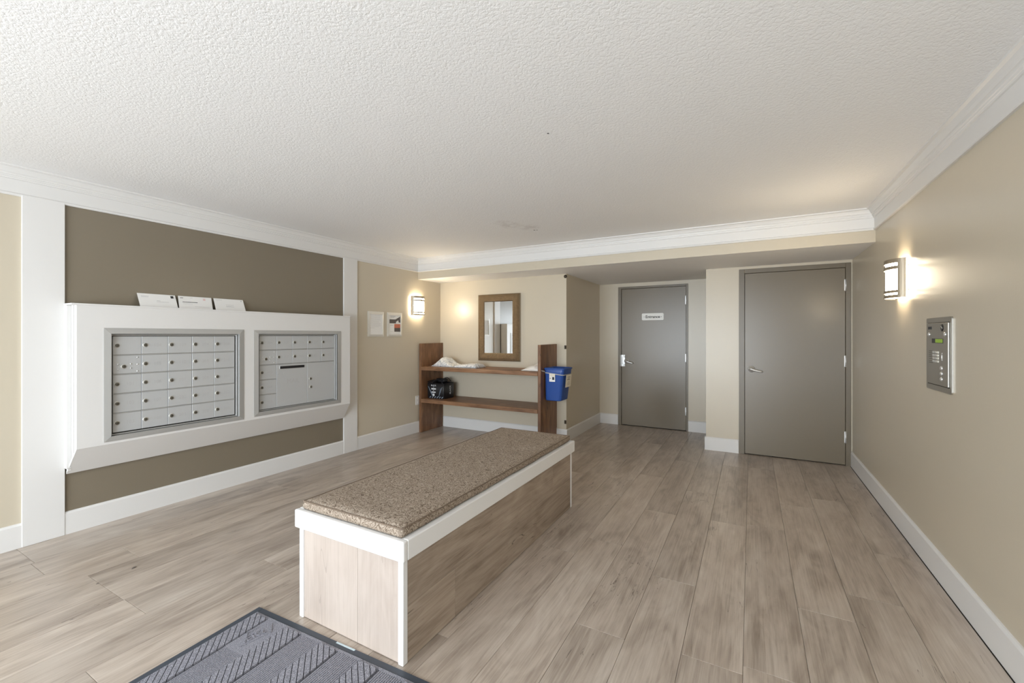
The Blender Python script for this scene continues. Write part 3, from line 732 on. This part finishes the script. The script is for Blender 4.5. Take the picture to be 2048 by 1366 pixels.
# blue bin strapped to the right upright
bn = thing('blue_bin', 'blue plastic bin strapped to the side of the wooden shelf upright', 'bin', (-2.07, 4.9, .572))
def rrect(x0, x1, y0, y1, z, r, n=5):
    out = []
    for cx, cy, a0 in ((x1-r, y1-r, 0), (x0+r, y1-r, 90), (x0+r, y0+r, 180), (x1-r, y0+r, 270)):
        for k in range(n+1): a = math.radians(a0+90*k/n); out.append((cx+r*math.cos(a), cy+r*math.sin(a), z))
    return out
def bring(t_, d=0, r=.035):   # t 0 bottom .. 1 top
    l = lambda a, b: a+(b-a)*t_
    return rrect(-2.194+.004*(1-t_)-d, l(-1.985, -1.945)+d, l(4.772, 4.765)-d, l(5.020, 5.050)+d, l(.572, .968), r)
bm = B()
loft(bm, [bring(0, -.012), bring(.012, -.002), bring(.03), bring(.78), bring(.80, .003), bring(.955, .004), bring(.962, .003), bring(.975, .003), bring(1.0, .003), bring(1.0, -.004), bring(.8, -.004), bring(.02, -.008)])
new('body', bm, M['blue'], bn)
bm = B(); outer = [bring(1.0, .003, .036), bring(.985, .012, .04), bring(.955, .012, .04), bring(.945, .003, .036)]
loft(bm, [[(max(x, -2.1995), y, z) for x, y, z in r] for r in outer], cap0=False, cap1=False)
loft(bm, [bring(1.0, .003, .036), bring(.945, .002, .036)], cap0=False, cap1=False)
new('rim', bm, M['blue'], bn)
bm = B(); r1 = [(max(x, -2.1992), y, z) for x, y, z in bring(.84, .0055)]; r0 = [(max(x, -2.1992), y, z-.010) for x, y, z in r1]
ri1 = bring(.84, .003); ri0 = [(x, y, z-.010) for x, y, z in ri1]
tilt = lambda r: [(x, y, z-(x+2.2)*.10+.012) for x, y, z in r]
loft(bm, [tilt(r0), tilt(r1), tilt(ri1), tilt(ri0), tilt(r0)], cap0=False, cap1=False, smooth=False); new('strap', bm, M['strap'], bn)
bm = B(); hexa(bm, [(-2.1990, 4.692, .932), (-2.1990, 4.692, .944), (-2.186, 4.762, .930), (-2.186, 4.762, .918)], [(-2.1965, 4.690, .932), (-2.1965, 4.690, .944), (-2.183, 4.759, .930), (-2.183, 4.759, .918)]); new('strap_tie', bm, M['strap'], bn)
lb = box('paper_label', (-2.125, -2.050, 4.7575, 4.7605, .805, .900), M['paper'], bn)
box('tape', (-2.118, -2.050, 4.7560, 4.7580, .868, .898), M['cream'], lb); box('dark_square', (-2.086, -2.060, 4.7560, 4.7580, .828, .862), M['inkdark'], lb); box('brown_square', (-2.118, -2.104, 4.7560, 4.7580, .838, .852), M['bronze'], lb)
sg2 = [(-1.9475, 4.83, .735), (-1.9475, 5.00, .735), (-1.9345, 5.00, .885), (-1.9345, 4.83, .885)]
bm = B(); hexa(bm, sg2, [(x+.002, y, z) for x, y, z in sg2]); nt = new('paper_notice', bm, M['cream'], bn)
bm = B()
for z, y0, y1, th in ((.855, 4.875, 4.955, .004), (.840, 4.88, 4.945, .004), (.822, 4.87, 4.95, .006), (.795, 4.885, 4.94, .002), (.778, 4.87, 4.96, .002), (.765, 4.87, 4.95, .002)):
    x = -1.9345-.013*(.885-z)/.15+.0015; bx(bm, x, x+.0012, y0, y1, z, z+th)
new('handwriting', bm, M['inkdark'], nt, kind='stuff')

# ------------------------------------------------------------------ bench
be = thing('storage_bench', 'long box bench clad in oak planks with a white rim and corner posts', 'bench', (-1.58, 2.29, 0))
bx0, bx1, by0, by1, zr0, zr1 = -1.915, -1.247, 1.328, 3.23, .434, .520
for (x, y, nm) in ((bx0, by0, 0), (bx1, by0, 0), (bx0, by1, 0), (bx1, by1, 0)):
    xa = x if x == bx0 else x-.028; ya = y if y == by0 else y-.028
    box('corner_post', (xa, xa+.028, ya, ya+.028, 0, zr0), M['bench_white'], be, bev=.003, seg=2)
xs_ = -1.52
box('end_panel', (bx0+.028, xs_-.0006, by0+.006, by0+.022, .003, zr0), M['bench_end'], be, bev=.0008)
box('end_panel', (xs_+.0006, bx1-.028, by0+.006, by0+.022, .003, zr0), M['bench_end'], be, bev=.0008)
box('end_panel', (bx0+.028, bx1-.028, by1-.022, by1-.006, .003, zr0), M['bench_end'], be)
def side_plank(x0, x1, ya, yb_, za, zb_): box('side_plank', (x0, x1, ya+.0006, yb_-.0006, za+.0005, zb_-.0005), M['bench_side'], be, bev=.0009)
for xx in ((bx1-.016, bx1-.001), (bx0+.001, bx0+.016)):
    side_plank(*xx, by0+.028, 1.687, .002, .236); side_plank(*xx, 1.687, 3.202, .002, .236)
    side_plank(*xx, by0+.028, 2.86, .236, zr0); side_plank(*xx, 2.86, 3.202, .236, zr0)
e = .016
box('top_board', (bx0+.01, bx1-.01, by0+.01, by1-.01, zr1-.03, zr1-.002), M['bench_white'], be)
for dm in ((bx0-e, bx1+e, by0-e, by0+.012), (bx0-e, bx1+e, by1-.012, by1+e+.01)): box('rim_board', (*dm, zr0, zr1), M['bench_white'], be, bev=.007, seg=3)
for dm in ((bx0-e, bx0+.012, by0+.0122, by1-.0122), (bx1-.012, bx1+e, by0+.0122, by1-.0122)): box('rim_board', (*dm, zr0+.001, zr1-.0005), M['bench_white'], be, bev=.004, seg=2)

cu = thing('bench_cushion', 'thin brown brocade seat cushion lying along the top of the bench', 'cushion', (-1.58, 2.28, zr1))
cx0, cx1, cy0, cy1, cz0, cz1 = -1.890, -1.262, 1.336, 3.225, zr1, zr1+.040
NX, NY = 30, 84
def cpt(u, v):
    x = cx0+(cx1-cx0)*u; y = cy0+(cy1-cy0)*v
    du = min(u, 1-u)*(cx1-cx0); dv = min(v, 1-v)*(cy1-cy0); d = min(du, dv)
    edge = min(1, d/.05)
    z = cz1+.010*math.sin(edge*math.pi/2)+.004*noise.noise(Vector((x*5, y*3, 2)))*edge
    z -= .007*edge*math.exp(-((y-2.55-(x+1.5)*.8)/.035)**2)*max(0, 1-abs(x+1.42)/.28)      # creases
    z -= .006*edge*math.exp(-((y-3.02+(x+1.5)*.4)/.03)**2)*max(0, 1-abs(x+1.6)/.25)
    wob = .006*noise.noise(Vector((x*3, y*6, 7)))
    return x+wob*(1 if u < .5 else -1)*(1 if du < .03 else .2), y+wob*.5, z
bm = B(); grid = [[bm.verts.new(cpt(a/NX, b/NY)) for b in range(NY+1)] for a in range(NX+1)]
for a in range(NX):
    for b in range(NY): f = bm.faces.new((grid[a][b], grid[a+1][b], grid[a+1][b+1], grid[a][b+1])); f.smooth = True
rim = [grid[a][0] for a in range(NX)]+[grid[NX][b] for b in range(NY)]+[grid[a][NY] for a in range(NX, 0, -1)]+[grid[0][b] for b in range(NY, 0, -1)]
cc = Vector(((cx0+cx1)/2, (cy0+cy1)/2, 0))
def side(k, out, z): 
    p = rim[k].co; d = Vector((0, 0, 0))
    if abs(p.x-cx0) < .03: d.x = -1
    if abs(p.x-cx1) < .03: d.x = 1
    if abs(p.y-cy0) < .02: d.y = -1
    if abs(p.y-cy1) < .02: d.y = 1
    return Vector((p.x, p.y, z))+d*out
rows_ = [[bm.verts.new(side(k, o_, z)) for k in range(len(rim))] for o_, z in ((.003, cz1-.012), (.003, cz0+.012), (-.002, cz0+.0015))]
prev = rim
for r in rows_:
    for k in range(len(rim)): f = bm.faces.new((prev[k], prev[(k+1) % len(rim)], r[(k+1) % len(rim)], r[k])); f.smooth = True
    prev = r
bm.faces.new(prev[::-1])
loop = [side(k, .001, rim[k].co.z) for k in range(len(rim))]
cb = new('cover', bm, M['fabric'], cu)
bm = B(); n_ = len(loop); rings = []
for k in range(n_):
    d = (loop[(k+1) % n_]-loop[k-1]).normalized(); w = Vector((0, 0, 1)); u = d.cross(w).normalized()
    rings.append([loop[k]+(u*math.cos(a)+w*math.sin(a))*.0032 for a in [2*math.pi*j/6 for j in range(6)]])
loft(bm, rings+[rings[0]], cap0=False, cap1=False); new('piping', bm, M['piping'], cu)

# ------------------------------------------------------------------ door mat
mt = thing('door_mat', 'grey ribbed entrance mat with a black rubber border in front of the bench', 'mat', (-2.148, 1.271, 0))
MW, MD = 1.85, 1.22
def mo(name, bm, m_, par=mt, **p):
    o_ = new(name, bm, m_, None, **p); o_.parent = par; return o_
bm = B(); bx(bm, 0, MW, -MD, 0, .0003, .0035, .001)
bxs = .030
for (a, b_, c, d) in ((0, bxs, -MD, 0), (MW-bxs, MW, -MD, 0), (bxs, MW-bxs, -bxs, 0), (bxs, MW-bxs, -MD, -MD+bxs)): bx(bm, a, b_, c, d, .002, .0055, .0016)
mo('rubber_border', bm, M['rubber'])
bm = B(); bx(bm, bxs+.004, MW-bxs-.004, -MD+bxs+.004, -bxs-.002, .003, .0060, .002); mo('groove_backing', bm, M['carpet_dark'])
bm = B()
for (a, b_, c, d) in ((bxs+.004, bxs+.016, -MD+bxs, -bxs-.002), (MW-bxs-.016, MW-bxs-.004, -MD+bxs, -bxs-.002), (bxs+.016, MW-bxs-.016, -.044, -bxs-.002), (bxs+.016, MW-bxs-.016, -MD+bxs, -MD+.044), (.134, .262, -.246, -.044)): bx(bm, a, b_, c, d, .0050, .0088, .001)
mo('carpet', bm, M['carpet'])
bm = B()                                                            # raised slanting ribs in bands
bands = []; k = 0
x = .130-.103
while x < MW-.05:
    bands.append((max(x, bxs+.012), x, min(x+.103, MW-bxs-.01))); x += .2325
for (xa, xo, xb) in bands:
    y = .16
    while y > -MD-.02:
        yA = lambda xx: y-.91*(xx-xo)
        th = .0268; top_lim, bot_lim = -.045, -MD+.045
        pg_ = [(xa, yA(xa)-th), (xb, yA(xb)-th), (xb, yA(xb)), (xa, yA(xa))]
        for sg_, lim in ((1, top_lim), (-1, -bot_lim)):              # clip the slanting rib at the carpet's ends
            out = []
            for p0, p1 in zip(pg_, pg_[1:]+pg_[:1]):
                d0, d1 = lim-sg_*p0[1], lim-sg_*p1[1]
                if d0 >= 0: out.append(p0)
                if d0*d1 < 0: f_ = d0/(d0-d1); out.append((p0[0]+(p1[0]-p0[0])*f_, p0[1]+(p1[1]-p0[1])*f_))
            pg_ = out
        if len(pg_) > 2:
            cxm = sum(p[0] for p in pg_)/len(pg_); cym = sum(p[1] for p in pg_)/len(pg_)
            loft(bm, [[(p[0], p[1], .0055) for p in pg_], [(p[0], p[1], .0125) for p in pg_], [(p[0]+max(-.0014, min(.0014, cxm-p[0])), p[1]+max(-.0014, min(.0014, cym-p[1])), .0140) for p in pg_]], cap0=False, smooth=False)
        y -= .031
mo('raised_ribs', bm, M['carpet'], kind='stuff')
bm = B()                                                            # fine straight ribs between the bands
for (xa, xo, xb) in bands:
    for k in range(12):
        xx = xo+.103+.008+k*.0098
        if xx > MW-bxs-.014 or xx > xo+.2325-.008: continue
        a = [(xx, -MD+.05, .0055), (xx+.0086, -MD+.05, .0055), (xx+.0086, -.045, .0055), (xx, -.045, .0055)]
        if xo < .1 and k < 12: a = a[:2]+[(xx+.0086, -.245, .0055), (xx, -.245, .0055)]
        hexa(bm, a, [(p[0]+(.0014 if q_ in (0, 3) else -.0014), p[1], .0092) for q_, p in enumerate(a)])
mo('fine_ribs', bm, M['carpet'], kind='stuff')
bm = B()                                                            # embossed mark in the mat corner: slanted brackets round letters
def stroke(p, q_, w=.006):
    p, q_ = Vector((*p, 0)), Vector((*q_, 0)); d = (q_-p).normalized(); n2_ = Vector((-d.y, d.x, 0))*w/2
    a = [p-n2_, q_-n2_, q_+n2_, p+n2_]
    hexa(bm, [(v.x, v.y, .0085) for v in a], [(v.x, v.y, .0122) for v in a])
for p, q_ in (((.182, -.062), (.234, -.098)), ((.234, -.098), (.200, -.215)), ((.143, -.150), (.195, -.195)), ((.143, -.150), (.150, -.105))): stroke(p, q_)
mo('embossed_brackets', bm, M['carpet'])
text('embossed_letters', 'ER2', .052, M['carpet'], None, Matrix.Translation((.190, -.142, .0100)) @ Matrix.Rotation(math.radians(78), 4, 'Z'), .002).parent = mt
bm = B(); bx(bm, .548, .658, -.0105, -.002, .0050, .0064, .0005); mo('pale_label', bm, mat('pale_blue_label', (.50, .60, .64, 1), .4))
mt.rotation_euler.z = math.radians(2.5)

# dry leaf bits on the floor
for (x, y, r, l, lab) in ((-3.156, 1.133, .9, .026, 'larger dark leaf fragment on the pale floor before the mailboxes'), (-3.128, .963, .5, .013, 'tiny dark leaf fragment on the floor near a plank joint')):
    bm = B(); n_ = 6
    rr = [[Vector((l*(t_-.5), s_*l*.20*math.sin(math.pi*max(.05, min(.95, t_))), .0012+.003*math.sin(3*t_))) for s_ in (-1, 1)] for t_ in [k/n_ for k in range(n_+1)]]
    lower = [[p-Vector((0, 0, .0012)) for p in q_] for q_ in rr]
    loft(bm, [[a[0], a[1], b_[1], b_[0]] for a, b_ in zip(rr, lower)], smooth=False)
    bmesh.ops.rotate(bm, verts=bm.verts, cent=(0, 0, 0), matrix=Matrix.Rotation(r+.9, 3, 'Z')); bmesh.ops.translate(bm, verts=bm.verts, vec=(x, y, .0005))
    tag(new('leaf_fragment', bm, M['brownprint']), lab, 'leaf', 'leaf bits on the floor')
